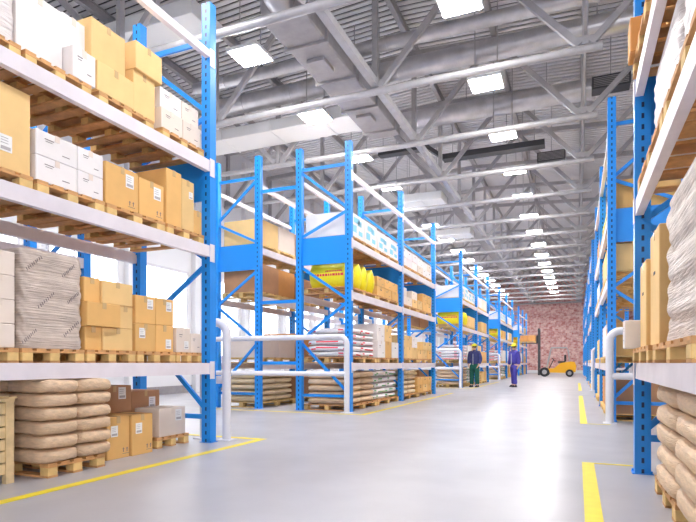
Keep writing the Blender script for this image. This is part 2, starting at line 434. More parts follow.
# ------------------------------------------------------------------ racks
LV = (1.0, 2.47, 3.54, 4.92); H = 5.53; BAY = 3.55; BH = .14; FW = .13; FD = .12
def post_mesh():
    m = MB()   # C profile, web towards -Y
    a, d, t, l = FW/2, FD/2, .006, .03
    poly = [(-a, -d), (a, -d), (a, d), (a-l, d), (a-l, d-t), (a-t, d-t), (a-t, -d+t), (-a+t, -d+t), (-a+t, d-t), (-a+l, d-t), (-a+l, d), (-a, d)]
    m.prism(poly, .008, H); return m.mesh('upright', 'post')
def foot_mesh():
    m = MB(); m.box(-.085, .085, -.075, .075, 0, .008)
    for (x, y) in ((-.068, .055), (.068, -.055)): m.tube((x, y, .008), (x, y, .03), .012, 6)
    return m.mesh('foot_plate', 'blue')
PM, FM = post_mesh(), foot_mesh()
RANKN = {0: 'near', 1: 'middle', 2: 'far', 3: 'farther', 4: 'farthest'}
def rack(xa, xb, Ys, label, group):
    """xa = aisle-face post centre x, xb = rear post centre x"""
    t = thing('pallet_rack', ((xa+xb)/2, Ys[0], 0), label, 'rack', group)
    ox, oy = (xa+xb)/2, Ys[0]; sg = 1 if xb > xa else -1
    A, B = xa-ox, xb-ox
    for y in Ys:
        Y = y-oy
        for x in (A, B):
            p = link('upright', PM, t, (x, Y, 0)); link('foot_plate', FM, p)
        ia, ib = A+sg*.05, B-sg*.05
        for (za, zb) in ((5.08, 5.08), (.32, .32)):
            key = ('hb', za, round(ia, 3), round(ib, 3))
            def f():
                m = MB(); m.bar((ia, 0, za), (ib, 0, zb), .035, .06); return m.mesh('brace', 'blue')
            link('brace', cached(key, f), t, (0, Y, 0))
        for (za, zb) in ((4.2, 5.02), (4.12, 3.66), (2.32, 3.02), (2.24, 1.5), (.42, 1.42)):
            key = ('db', za, zb, round(ia, 3), round(ib, 3))
            def f():
                m = MB(); m.bar((ia, 0, za), (ib, 0, zb), .035, .055); return m.mesh('brace', 'blue')
            link('brace', cached(key, f), t, (0, Y, 0))
        key = ('pn', round(ia, 3), round(ib, 3))
        def f():
            m = MB(); x0, x1 = sorted((ia, ib)); m.box(x0, x1, -.012, .0, 3.06, 3.63); m.box(x0, x1, -.012, .018, 3.06, 3.075); m.box(x0, x1, -.012, .018, 3.615, 3.63)
            return m.mesh('end_panel', 'blue')
        link('end_panel', cached(key, f), t, (0, Y, 0))
    for i in range(len(Ys)-1):
        y0, y1 = Ys[i]-oy+.045, Ys[i+1]-oy-.045
        for lv in LV:
            for x, s_ in ((A, -sg), (B, sg)):
                hh = .09 if lv > 4.5 else BH
                key = ('bm', round(y1-y0, 3), s_, hh)
                def f():
                    m = MB(); L_ = y1-y0
                    # box beam with a stepped inner ledge, just inside the post faces
                    xo, xi = s_*(FW/2-.005), s_*(FW/2-.05); x0, x1 = sorted((xo, xi))
                    m.box(x0, x1, 0, L_, -hh, 0)
                    x2, x3 = sorted((xi, xi-s_*.02)); m.box(x2, x3, 0, L_, -hh, -.03)
                    return m.mesh('beam', 'beam')
                b = link('beam', cached(key, f), t, (x, y0, lv))
                key2 = ('cn', s_, round(y1-y0, 3))
                def g():
                    m = MB()
                    xo = s_*(FW/2+.001); x0, x1 = sorted((xo, xo+s_*.006))
                    m.box(x0, x1, -.07, .02, -.2, .02); return m.mesh('beam_connector', 'beam')
                def g2():
                    m = MB(); L_ = y1-y0
                    xo = s_*(FW/2+.001); x0, x1 = sorted((xo, xo+s_*.006))
                    m.box(x0, x1, L_-.02, L_+.07, -.2, .02); return m.mesh('beam_connector', 'beam')
                if s_ == -sg:
                    if i == 0: link('beam_connector', cached(key2, g), b)
                    link('beam_connector', cached(('cn2',)+key2, g2), b)
    return t
XLF, XLR, XBF, XBR = -4.30, -5.43, -6.45, -7.55      # posts: left run and back-to-back run
XRF, XRR = .545, 1.645
LB = {'near': [2.10, 5.68], 'middle': [10.28, 13.83, 17.38], 'far': [21.9, 25.45, 29.0], 'farther': [33.6, 37.15, 40.7], 'farthest': [45.3, 48.85, 52.4]}
RB = {'near': [2.05, 5.60], 'middle': [10.35, 13.9, 17.45], 'far': [21.95, 25.5, 29.05], 'farther': [33.6, 37.15, 40.7], 'farthest': [45.3, 48.85, 52.4]}
for n_, Ys in LB.items():
    rack(XLF, XLR, Ys, 'blue and white steel pallet rack along left of the aisle, the %s one' % n_, 'pallet racks along the aisle')
    if n_ != 'farthest':
        rack(XBR, XBF, Ys, 'blue steel pallet rack standing back to back behind the %s left rack' % n_, 'back-to-back racks behind the left run')
        t = thing('row_spacer', ((XLR+XBF)/2, Ys[-1] if n_ == 'near' else Ys[0], 0), 'blue spacer bars joining the two racks at the %s left end' % n_, 'spacer')
        a = (XLR-XBF)/2-.068
        for z in (4.75, 2.32, 1.0) if n_ != 'near' else (4.75, 1.9):
            m = MB(); m.bar((-a, 0, z), (a, 0, z), .03, .07); m.build('spacer_bar', 'blue', t)
for n_, Ys in RB.items():
    rack(XRF, XRR, Ys, 'blue and white steel pallet rack along right of the aisle, the %s one' % n_, 'pallet racks along the aisle')

# guard rails
def guard(x0, x1, y, label, r=.056):
    sgn = 1 if x1 > x0 else -1
    t = thing('guard_rail', ((x0+x1)/2, y, 0), label, 'guard rail', 'white tubular guard rails'); c = (x0+x1)/2
    a, b = x0-c, x1-c; R = .16; pts = [(a, 0, .012), (a, 0, 1.53-R)]
    for k in range(1, 7):
        q = k/6*PI/2; pts.append((a+sgn*R*(1-math.cos(q)), 0, 1.53-R+R*math.sin(q)))
    for k in range(0, 7):
        q = PI/2-k/6*PI/2; pts.append((b-sgn*R*(1-math.cos(q)), 0, 1.53-R+R*math.sin(q)))
    pts.append((b, 0, .012))
    m = MB(); m.path(pts, r, 14); m.build('hoop', 'tube', t)
    m = MB(); m.tube((a, 0, .78), (b, 0, .78), r*.9, 14); m.build('middle_rail', 'tube', t)
    for q in (a, b):
        m = MB(); m.box(q-.1, q+.1, -.1, .1, 0, .012); m.build('base_plate', 'tube', t)
guard(-4.25, -7.55, 10.05, 'white tubular guard rail before the end of the middle left rack')
guard(-4.20, -4.56, 5.92, 'white tubular guard rail behind the end post of the near left rack')
guard(-4.25, -7.55, 21.6, 'white tubular guard rail before the end of the far left rack')
guard(-4.25, -7.55, 33.3, 'white tubular guard rail before the end of the farther left rack')
guard(.50, 1.75, 10.05, 'white tubular guard rail before the end of the middle right rack', .064)
guard(.52, 1.75, 21.6, 'white tubular guard rail before the end of the far right rack')

# ------------------------------------------------------------------ goods
def pallet_bits(dx, dy):
    """dx deep (X), dy along Y, 0.125 high; origin at centre bottom"""
    b = []
    m = MB(); nb = 5; bw = dy/nb*.74
    for k in range(nb):
        c = -dy/2+bw/2+(dy-bw)*k/(nb-1); m.box(-dx/2, dx/2, c-bw/2, c+bw/2, .105, .125)
    b.append(('top_deck', m.mesh('top_deck', 'pallet'), (0, 0, 0)))
    m = MB(); m.box(-.05, .05, -dy/2, dy/2, .088, .105); me = m.mesh('cross_board', 'pallet')
    for c in (-dx/2+.05, 0, dx/2-.05): b.append(('cross_board', me, (c, 0, 0)))
    bx, by = .10, min(.13, dy*.16)
    m = MB(); m.cbox(-bx/2, bx/2, -by/2, by/2, .018, .088, .004); me = m.mesh('block', 'palletend')
    for x in (-dx/2+bx/2, 0, dx/2-bx/2):
        for y in (-dy/2+by/2, 0, dy/2-by/2): b.append(('block', me, (x, y, 0)))
    m = MB(); m.box(-dx/2, dx/2, -by/2, by/2, 0, .018); me = m.mesh('bottom_board', 'pallet')
    for y in (-dy/2+by/2, 0, dy/2-by/2): b.append(('bottom_board', me, (0, y, 0)))
    return b
def pallet_one(dx, dy):
    m = MB(); nb = 5; bw = dy/nb*.74
    for k in range(nb):
        c = -dy/2+bw/2+(dy-bw)*k/(nb-1); m.box(-dx/2, dx/2, c-bw/2, c+bw/2, .105, .125)
    for c in (-dx/2+.05, 0, dx/2-.05): m.box(c-.05, c+.05, -dy/2, dy/2, .088, .105)
    by = .13
    for x in (-dx/2+.05, 0, dx/2-.05):
        for y in (-dy/2+by/2, 0, dy/2-by/2): m.box(x-.05, x+.05, y-by/2, y+by/2, .018, .088)
    for y in (-dy/2+by/2, 0, dy/2-by/2): m.box(-dx/2, dx/2, y-by/2, y+by/2, 0, .018)
    return m.mesh('pallet', 'palletend')
def pallet(x0, x1, y0, y1, z, where, detail=True):
    dx, dy = round(x1-x0, 2), round(y1-y0, 2)
    lab = 'wooden pallet, '+where
    if z > 0: z += .001
    if detail:
        t = thing('pallet', ((x0+x1)/2, (y0+y1)/2, z), lab, 'pallet', 'wooden pallets')
        for n_, me, l_ in cached(('pb', dx, dy), lambda: pallet_bits(dx, dy)): link(n_, me, t, l_)
    else:
        t = link('pallet', cached(('po', dx, dy), lambda: pallet_one(dx, dy)), None, ((x0+x1)/2, (y0+y1)/2, z))
        tag(t, lab, 'pallet', 'wooden pallets')
    return z+.125
COLN = {'tan': 'tan', 'tan2': 'light tan', 'brown': 'brown', 'pale': 'pale beige', 'whitebox': 'white', 'pinkbox': 'pinkish white', 'orange': 'orange-brown'}
def carton(x0, x1, y0, y1, z0, z1, col, where, side=1, label=0, detail=True, marks=0, rz=0):
    """side=+1: aisle face looks to +X (left racks)"""
    w_, d_, h_ = x1-x0, y1-y0, z1-z0
    m = MB(); m.cbox(-w_/2, w_/2, -d_/2, d_/2, 0, h_, .006)
    o = m.build('carton', col, None, ((x0+x1)/2, (y0+y1)/2, z0), rz)
    tag(o, COLN[col]+' carton, '+where, 'carton', 'cardboard cartons')
    if not detail: return o
    fx = side*w_/2; e = .0025*side
    def plate(mb, ya, yb, za, zb, lift=1, mi=0):
        a, b = sorted((fx+e*.1, fx+e*lift)); mb.box(a, b, ya, yb, za, zb, mi)
    if col in ('tan', 'tan2', 'brown', 'orange', 'pale', 'whitebox'):
        m = MB(); m.box(-w_/2-.002, w_/2+.002, -.024, .024, h_, h_+.002)
        plate(m, -.024, .024, h_-min(.07, h_*.25), h_); 
        a, b = sorted((-fx-e*.1, -fx-e)); m.box(a, b, -.024, .024, h_-.06, h_)
        m.build('tape', 'tape' if col not in ('whitebox', 'pale') else 'pale', o)
    if label:
        m = MB(); s_ = min(.11, d_*.3); cy, cz = (-d_*.18, h_*.66) if label == 1 else (d_*.2, h_*.3)
        if label == 3: cy, cz = (d_*.22, h_*.72)
        plate(m, cy-s_/2, cy+s_/2, cz-s_*.62, cz+s_*.62, 1.0)
        for q in range(3): plate(m, cy-s_*.38, cy+s_*.2, cz+s_*(.36-q*.2), cz+s_*(.41-q*.2), 1.5, 1)
        plate(m, cy-s_*.38, cy+s_*.38, cz-s_*.5, cz-s_*.25, 1.5, 1)
        m.build('shipping_label', ['paper', 'faint'], o)
    if marks:
        m = MB()
        if marks == 1:       # small symbols low on the face: up arrows
            for q in range(2):
                cy = d_*(.22+.14*q); s_ = .018; a, b = sorted((fx+e*.1, fx+e))
                if q: cy = d_*.22+.05
                plate(m, cy-.004, cy+.004, h_*.14, h_*.14+.03)
                m.prism([(cy-.013, h_*.14+.03), (cy+.013, h_*.14+.03), (cy, h_*.14+.046)], a, b, 'x')
            plate(m, d_*.18, d_*.18+.09, h_*.11-.006, h_*.11-.002)
        elif marks == 2:     # short printed lines
            plate(m, -d_*.3, -d_*.08, h_*.70, h_*.73); plate(m, -d_*.28, -d_*.12, h_*.62, h_*.64)
            plate(m, d_*.12, d_*.3, h_*.28, h_*.31)
        elif marks == 3:     # hand hole
            plate(m, -.045, .045, h_*.62, h_*.62+.022)
        m.build('printed_mark', 'inkgrey' if marks < 3 else 'ink', o)
    return o

def bag_mesh(seed, mats, marks=False, nu=22, nv=12):
    """pillow sack in the box [-.5,.5]x[-.5,.5]x[0,1] (scaled by the object)"""
    rnd = random.Random(seed); ph = [rnd.uniform(0, 6.28) for _ in range(6)]; m = MB(); vs = []
    for j in range(nv+1):
        v = -PI/2+PI*j/nv
        for i in range(nu):
            u = 2*PI*i/nu
            def sp(c, e): return math.copysign(abs(c)**e, c)
            x = .5*sp(math.cos(u), .34)*sp(max(math.cos(v), 0), .30); y = .5*sp(math.sin(u), .34)*sp(max(math.cos(v), 0), .30)
            z = .5*sp(math.sin(v), .42)
            edge = max(abs(x), abs(y))*2
            z *= 1-.16*edge**6
            wv = .05*math.sin(9*x+ph[0])*math.cos(7*y+ph[1])+.015*math.sin(17*(x+y)+ph[2])
            x *= .985+.015*math.sin(8*z+4*y+ph[3]); y *= .985+.015*math.sin(8*z+4*x+ph[4])
            vs.append((x, y, min(.995, max(.005, z+.5+wv*(1 if 0 < j < nv else 0)))))
    fs = []; mi = []
    for j in range(nv):
        for i in range(nu):
            fs.append((j*nu+i, j*nu+(i+1) % nu, (j+1)*nu+(i+1) % nu, (j+1)*nu+i))
    m.add(vs, fs, 0, True)
    if marks:   # printed patches at mid height
        for q in range(len(m.f)):
            j, i = divmod(q, nu)
            if j in (nv//2-1, nv//2, nv//2-2) and (i*5+j*3+seed) % 7 in (1, 2): m.m[q] = 1
    return m.mesh('sack', mats)
BM = {}
for kind, mats, mk in (('sack', ['sack'], 0), ('sackpale', ['sackpale'], 0), ('sackred', ['sackwhite', 'red'], 1), ('sackgreen', ['sackwhite', 'pgreen'], 1), ('sackw', ['sackwhite'], 0)):
    BM[kind] = [bag_mesh(s, mats, mk) for s in range(4)]
BAGN = {'sack': 'brown paper sack', 'sackpale': 'pale beige sack', 'sackred': 'white sack with red print', 'sackgreen': 'white sack with green print', 'sackw': 'plain white sack'}
LAYN = ['bottom', 'second', 'third', 'fourth', 'fifth', 'top', 'upmost']
def lname(k, n):
    return 'bottom' if k == 0 else ('top' if k == n-1 else {1: 'second', 2: 'third', 3: 'fourth', 4: 'fifth'}[k])
def bag_stack(x0, x1, y0, y1, z0, z1, kind, layers, where, ny=2, nx=1, seam=False):
    h = (z1-z0)/layers
    for k in range(layers):
        for a in range(ny):
            for b in range(nx):
                yc = y0+(y1-y0)*(a+.5)/ny; xc = x0+(x1-x0)*(b+.5)/nx
                me = random.choice(BM[kind]); o = link('sack', me, None, (xc+random.uniform(-.005, .005), yc, z0+k*h))
                if random.random() < .5: o.rotation_euler.z = PI
                o.scale = ((x1-x0)/nx*.985, (y1-y0)/ny*1.0, h*1.0)
                pos = lname(k, layers)+' layer'
                if ny == 2: pos += [' near side', ' far side'][a]
                if nx == 2:
                    outer = (b == 1) if where.find('right') < 0 else (b == 0)
                    pos += ' front' if outer else ' back'
                tag(o, BAGN[kind]+', '+pos+', '+where, 'sack', BAGN[kind]+'s in stacks')
def yellow_sacks(x0, x1, y0, y1, z0, h, n_, where, side=1):
    def f():
        m = MB(); nu, nv = 24, 14; vs = []
        for j in range(nv+1):
            t = j/nv; z = t
            th = (math.sin(PI*min(1, max(0, .06+.9*t)))**.6)*.5; wd = .5*(.9+.1*math.sin(PI*t))
            if j in (0, nv): th = .06
            for i in range(nu):
                u = 2*PI*i/nu
                vs.append((wd*math.copysign(abs(math.cos(u))**.5, math.cos(u)), th*math.copysign(abs(math.sin(u))**.9, math.sin(u)), z))
        fs = [(j*nu+i, j*nu+(i+1) % nu, (j+1)*nu+(i+1) % nu, (j+1)*nu+i) for j in range(nv) for i in range(nu)]
        m.add(vs, fs, 0, True); m.add(vs[:nu], [tuple(range(nu))[::-1]]); m.add(vs[-nu:], [tuple(range(nu))])
        return m.mesh('yellow_sack', ['sackyel'])
    me = cached('ysack', f)
    def g():
        m = MB()
        rr = random.Random(3); x = -.3
        while x < .3:
            w_ = rr.uniform(.03, .06); m.box(x, x+w_, -.506, -.45, .44, .53); x += w_+.018
        x = -.05
        while x < .32:
            w_ = rr.uniform(.015, .03); m.box(x, x+w_, -.50, -.44, .60, .65); x += w_+.014
        return m.mesh('printed_mark', ['red'])
    gm = cached('ysackprint', g)
    d = (y1-y0)/n_
    for k in range(n_):
        o = link('yellow_sack', me, None, ((x0+x1)/2, y0+d*(k+.5), z0)); o.scale = ((x1-x0)*random.uniform(.96, 1), d*.99, h*random.uniform(.95, 1))
        link('printed_mark', gm, o)
        tag(o, 'bright yellow upright sack, %s from the near side, %s' % (ORD[k], where), 'sack', 'upright yellow sacks')
def wrapped(x0, x1, y0, y1, z0, z1, matn, where, side=1, marks=False, name='wrapped_load', desc='film-wrapped load', bulge=.006):
    m = MB(); w_, d_, h_ = (x1-x0)/2, (y1-y0)/2, z1-z0; nu, nv = 56, 40; vs = []
    ph = [random.uniform(0, 6.28) for _ in range(5)]
    per = []
    for i in range(nu):
        u = 2*PI*i/nu; c, s_ = math.cos(u), math.sin(u); e = .16
        per.append((math.copysign(abs(c)**e, c), math.copysign(abs(s_)**e, s_)))
    for j in range(nv+1):
        t = j/nv
        for i, (a, b) in enumerate(per):
            q = bulge*(math.sin(t*23+ph[0]+2*math.sin(i*.4+ph[1]))+.6*math.sin(t*51+i*.9+ph[2]))-bulge
            if j in (0, nv): q = -.012
            vs.append((a*(w_+q), b*(d_+q), t*h_))
    fs = [(j*nu+i, j*nu+(i+1) % nu, (j+1)*nu+(i+1) % nu, (j+1)*nu+i) for j in range(nv) for i in range(nu)]
    m.add(vs, fs, 0, True); m.add(vs[:nu], [tuple(range(nu))[::-1]]); m.add(vs[-nu:], [tuple(range(nu))])
    o = m.build(name, matn, None, ((x0+x1)/2, (y0+y1)/2, z0))
    tag(o, desc+', '+where, 'wrapped load', 'wrapped loads')
    if marks:
        m = MB(); rr = random.Random(5)
        for (cy, cz, sc) in ((-.62, .86, 1), (.45, .84, .9), (-.25, .50, 1.1), (.55, .22, 1.1), (-.75, .12, .9), (.62, .56, .8)):
            px = cy*d_; pz = cz*h_; 
            for q in range(9):
                a = rr.uniform(-.5, .5)
                y_ = px+(q-4)*.017*sc; z_ = pz+(q-4)*.015*sc
                fx = side*(w_+.004)
                m.bar((fx, y_+.012*math.sin(a), z_-.012), (fx, y_-.012, z_+.014), .003, .004)
                if q % 2: m.bar((fx, y_-.008, z_+.004), (fx, y_+.012, z_+.010), .003, .004)
        for (cx, cz) in ((-.6, .85), (.1, .8), (-.3, .45), (.4, .5), (.0, .15)):
            for q in range(9):
                x_ = cx*w_+(q-4)*.018; z_ = cz*h_+(q-4)*.013
                m.bar((x_, -d_-.004, z_-.012), (x_-.01, -d_-.004, z_+.014), .003, .004)
        m.build('printed_mark', 'inkgrey', o)
    return o

XG = -4.33      # front face of goods, left racks
RKL = 'near left rack'
Z1, Z2, Z3 = LV[0], LV[1], LV[2]
XB_ = -5.42     # rear of pallets
# ---- near left rack, floor
t = thing('wooden_crate', (-4.75, 2.78, 0), 'tall slatted wooden crate at the left edge on the floor', 'crate')
m = MB()
for q in range(6): m.box(.38, .395, -.27, .27, .08+q*.1, .165+q*.1); m.box(-.395, -.38, -.27, .27, .08+q*.1, .165+q*.1)
m.build('slats', 'crate', t)
m = MB()
for q in range(6): m.box(-.38, .38, -.315, -.3, .08+q*.1, .165+q*.1); m.box(-.38, .38, .3, .315, .08+q*.1, .165+q*.1)
m.build('end_slats', 'crate', t)
for (x, y) in ((.385, -.305), (.385, .305), (-.385, -.305), (-.385, .305)):
    m = MB(); m.box(x-.025, x+.025, y-.035, y+.035, 0, .68); m.build('corner_post', 'crate', t)
m = MB(); m.box(-.41, .42, -.34, .34, .68, .705); m.box(-.42, .43, -.35, -.28, .705, .72); m.box(-.42, .43, .28, .35, .705, .72); m.build('lid', 'crate', t)
z = pallet(-5.22, -4.22, 3.34, 3.96, 0, 'under the brown sack stack, floor of near left rack')
bag_stack(-5.24, -4.17, 3.27, 4.04, z, .855, 'sack', 6, 'floor stack, near left rack', 2, 2)
carton(-4.80, -4.42, 4.17, 4.475, 0, .44, 'tan', 'floor beside the sack stack, near left rack', 1, 1, True, 1)
carton(-4.79, -4.40, 4.49, 4.80, 0, .44, 'tan', 'floor, second labelled one beyond the sack stack, near left rack', 1, 1, True, 1)
carton(-5.36, -4.86, 4.20, 4.68, 0, .43, 'brown', 'floor behind the labelled cartons, near end, near left rack', 1)
carton(-5.36, -4.86, 4.72, 4.95, 0, .43, 'brown', 'floor behind the labelled cartons, far end, near left rack', 1)
carton(-5.3, -4.84, 4.42, 4.93, .432, .74, 'brown', 'stacked behind labelled cartons, nearer of two, near left rack', 1, 3)
z = pallet(-5.34, -4.5, 4.98, 5.54, 0, 'last one on the floor, near left rack')
carton(-5.33, -4.93, 5.02, 5.50, z, .66, 'brown', 'upper one at the back of last floor pallet, near left rack', 1, 3)
carton(-4.90, -4.52, 5.04, 5.50, z, .46, 'pale', 'front of last floor pallet beside the end post, near left rack', 1, 3)
# ---- near left rack, first shelf
W = '%s pallet, first shelf, near left rack'
z = pallet(XB_, XG+.02, 2.52, 3.14, Z1, 'first, first shelf, near left rack')
for k in range(4): carton(-4.9, XG, 2.54, 2.82 if k % 2 else 2.84, z+.2*k, z+.2*k+.197, 'whitebox', '%s layer near side, first pallet, first shelf, near left rack' % lname(k, 4), 1, 0, True, 0)
for k in range(4): carton(-4.9, XG, 2.85, 3.12, z+.2*k, z+.2*k+.197, 'pale', '%s layer far side, first pallet, first shelf, near left rack' % lname(k, 4), 1, 0, True, 0)
z = pallet(XB_, XG+.02, 3.17, 3.80, Z1, 'second, first shelf, near left rack')
wrapped(XB_+.02, XG+.02, 3.16, 3.80, z, 1.98, 'wrap', 'grey wrinkled film with dark print, first shelf, near left rack', 1, True)
z = pallet(XB_, XG+.02, 3.83, 4.45, Z1, 'third, first shelf, near left rack')
w3 = 'third pallet, first shelf, near left rack'
carton(-4.86, XG-.02, 3.84, 4.04, z, 1.355, 'tan', 'bottom near side, '+w3); carton(-4.86, XG-.01, 4.045, 4.44, z, 1.355, 'tan2', 'bottom far side, '+w3)
carton(-4.86, XG+.03, 3.82, 4.235, 1.357, 1.59, 'tan', 'middle near side, '+w3, 1, 0, True, 0); carton(-4.86, XG-.01, 4.24, 4.44, 1.357, 1.59, 'tan2', 'middle far side, '+w3)
carton(-4.86, XG-.02, 3.83, 4.02, 1.592, 1.83, 'tan', 'top near side, '+w3); carton(-4.86, XG-.0, 4.025, 4.43, 1.592, 1.82, 'tan2', 'top far side, '+w3)
carton(-5.40, -4.9, 3.84, 4.44, z, 1.56, 'tan', 'back of '+w3); 
z = pallet(XB_, XG+.02, 4.48, 5.07, Z1, 'fourth, first shelf, near left rack'); w3 = 'fourth pallet, first shelf, near left rack'
for a, (y0, y1) in enumerate(((4.47, 4.765), (4.77, 5.06))):
    for b in range(2):
        carton(-4.86, XG, y0, y1, z+.302*b, z+.302*b+.30, 'tan', '%s %s side, %s' % (['bottom', 'top'][b], ['near', 'far'][a], w3), 1, [1, 3, 3, 3][a*2+b] if not (a == 1 and b == 0) else 2, True)
carton(-5.40, -4.9, 4.5, 5.05, z, 1.5, 'brown', 'back of '+w3)
z = pallet(XB_, XG+.02, 5.09, 5.55, Z1, 'fifth, first shelf, near left rack'); w3 = 'fifth pallet, first shelf, near left rack'
carton(-4.80, XG, 5.11, 5.36, z, 1.42, 'pale', 'front near side, '+w3, 1, 2, True, 2); carton(-4.80, XG, 5.365, 5.57, z, 1.36, 'pale', 'front far side, '+w3, 1, 0, True, 2)
carton(-5.35, -4.83, 5.12, 5.54, z, 1.5, 'pale', 'back of '+w3, 1, 0, True)
# ---- second shelf
z = pallet(XB_, XG+.02, 2.50, 3.27, Z2, 'first, second shelf, near left rack'); w3 = 'first pallet, second shelf, near left rack'
carton(-4.95, XG, 2.52, 3.26, z, 3.30, 'tan2', 'big one on '+w3, 1, 2, True)
z = pallet(XB_, XG+.02, 3.31, 4.04, Z2, 'second, second shelf, near left rack'); w3 = 'second pallet, second shelf, near left rack'
for a, (y0, y1) in enumerate(((3.31, 3.735), (3.74, 4.04))):
    for b in range(2):
        carton(-4.86, XG, y0, y1, z+.225*b, z+.225*b+.223, 'whitebox', '%s %s side, %s' % (['bottom', 'top'][b], ['near', 'far'][a], w3), 1, 0, True, 2)
        carton(-5.38, -4.88, y0, y1, z+.225*b, z+.225*b+.223, 'whitebox', 'back %s %s side, %s' % (['bottom', 'top'][b], ['near', 'far'][a], w3), 1, 0, True)
z = pallet(XB_, XG+.02, 4.07, 4.90, Z2, 'third, second shelf, near left rack'); w3 = 'third pallet, second shelf, near left rack'
carton(-4.9, XG, 4.07, 4.51, z, 3.02, 'tan', 'front near side, '+w3, 1, 3, True, 1); carton(-4.9, XG, 4.52, 4.90, z, 3.0, 'tan', 'front far side, '+w3, 1, 3, True, 1)
carton(-5.4, -4.93, 4.1, 4.5, z, 3.02, 'tan', 'back near side, '+w3); carton(-5.4, -4.93, 4.53, 4.88, z, 3.1, 'tan', 'back far side, '+w3)
z = pallet(XB_, XG+.02, 4.94, 5.60, Z2, 'fourth, second shelf, near left rack'); w3 = 'fourth pallet, second shelf, near left rack'
carton(-4.9, XG, 4.94, 5.20, z, 3.24, 'tan', 'tall front near side, '+w3); carton(-4.9, XG, 5.205, 5.43, z, 3.20, 'tan2', 'tall front middle, '+w3, 1, 3, True)
carton(-4.9, XG, 5.435, 5.58, z, 2.88, 'tan', 'low front far side, '+w3); carton(-5.4, -4.93, 4.95, 5.55, z, 3.05, 'brown', 'back of '+w3)
# ---- third shelf
z = pallet(XB_, XG+.02, 2.50, 3.16, Z3, 'first, top shelf, near left rack')
wrapped(XB_+.03, XG, 2.50, 3.14, z, 4.75, 'wrapw', 'white film, first pallet, top shelf, near left rack')
z = pallet(XB_, XG+.02, 3.20, 3.88, Z3, 'second, top shelf, near left rack'); w3 = 'second pallet, top shelf, near left rack'
carton(-4.95, XG-.10, 3.20, 3.66, z, 4.27, 'whitebox', 'tall near side, '+w3, 1, 0, True, 0); carton(-4.72, XG+.02, 3.67, 3.93, z, 3.96, 'whitebox', 'low far side, '+w3, 1, 0, True, 2)
carton(-5.4, -4.98, 3.24, 3.86, z, 4.3, 'whitebox', 'back of '+w3, 1, 0, True, 0); carton(-4.95, -4.45, 3.67, 3.93, 3.962, 4.30, 'whitebox', 'upper far side, '+w3)
z = pallet(XB_, XG+.02, 3.97, 4.72, Z3, 'third, top shelf, near left rack'); w3 = 'third pallet, top shelf, near left rack'
carton(-4.9, XG+.02, 3.95, 4.43, z, 3.96, 'tan2', 'lower near side, '+w3, 1, 0, True, 0); carton(-4.9, XG, 4.44, 4.76, z, 4.12, 'tan2', 'lower far side, '+w3)
carton(-4.95, XG-.04, 3.93, 4.37, 3.962, 4.39, 'tan2', 'upper near side, '+w3, 1, 0, True); carton(-4.9, XG+.03, 4.44, 4.84, 4.122, 4.42, 'tan2', 'upper far side, overhanging, '+w3)
carton(-5.42, -4.97, 3.98, 4.70, z, 4.3, 'tan', 'back of '+w3)
z = pallet(XB_, XG+.02, 4.86, 5.60, Z3, 'fourth, top shelf, near left rack'); w3 = 'fourth pallet, top shelf, near left rack'
for a, (y0, y1) in enumerate(((4.86, 5.22), (5.225, 5.56))):
    carton(-4.9, XG, y0, y1, z, z+.24, 'pale', 'bottom %s side, %s' % (['near', 'far'][a], w3), 1, 0, True, 2)
    carton(-4.9, XG-.02, y0, y1-.02*a, z+.242, z+.47, 'whitebox' if a == 0 else 'pale', 'upper %s side, %s' % (['near', 'far'][a], w3), 1, 0, True, 2)
carton(-5.4, -4.93, 4.88, 5.52, z, 4.05, 'pale', 'back of '+w3)

# ---- near right rack
XGR = .56
z = pallet(.56, 1.5, 3.9, 4.86, 0, 'floor of the near right rack')
bag_stack(.53, 1.5, 3.05, 4.72, z, .85, 'sack', 5, 'floor stack, near right rack', 2, 2)
carton(.62, 1.0, 4.9, 5.0, 0.0, .36, 'whitebox', 'narrow one on the floor beyond the sacks, near right rack', -1)
z = pallet(.46, 1.6, 4.34, 5.50, Z1, 'first shelf by the end post, near right rack'); w3 = 'first shelf by end post, near right rack'
carton(.38, .62, 5.30, 5.48, z, 1.37, 'whitebox', 'small overhanging one, '+w3, -1, 0, True, 2)
carton(.50, 1.0, 4.87, 5.28, z, 1.82, 'tan2', 'tall far side, '+w3, -1, 0, True, 3)
carton(.53, 1.0, 4.37, 4.86, z, 1.98, 'tan2', 'tall near side, '+w3, -1, 0, True, 3)
carton(1.02, 1.55, 4.4, 5.25, z, 1.9, 'tan', 'back of pallet, '+w3, -1)
z = pallet(.48, 1.6, 2.9, 4.28, Z1, 'first shelf under the wrapped load, near right rack')
wrapped(XGR-.01, 1.55, 2.95, 4.29, z, 2.06, 'wrap', 'big grey wrinkled film, first shelf, near right rack', -1, False, bulge=.012)
z = pallet(.49, 1.6, 3.9, 5.40, Z2, 'second shelf beyond, near right rack'); w3 = 'second shelf, near right rack'
wrapped(.58, 1.5, 3.95, 5.2, z, 3.33, 'wrapw', 'white film, far pallet, '+w3, -1)
z = pallet(.49, 1.6, 2.5, 3.85, Z2, 'second shelf nearer, near right rack')
wrapped(.58, 1.5, 2.55, 3.85, z, 3.3, 'wrapw', 'white film, near pallet, '+w3, -1)
z = pallet(.46, 1.6, 4.5, 5.50, Z3, 'top shelf beyond, near right rack'); w3 = 'top shelf, near right rack'
carton(.42, .82, 5.24, 5.49, z, 3.96, 'orange', 'far side, overhanging, '+w3, -1); carton(.56, .9, 5.10, 5.45, 3.962, 4.4, 'whitebox', 'upper far side, '+w3, -1)
carton(.66, 1.15, 4.55, 5.05, z, 4.2, 'tan', 'near side, '+w3, -1)
z = pallet(.48, 1.6, 3.3, 4.4, Z3, 'top shelf nearer, near right rack')
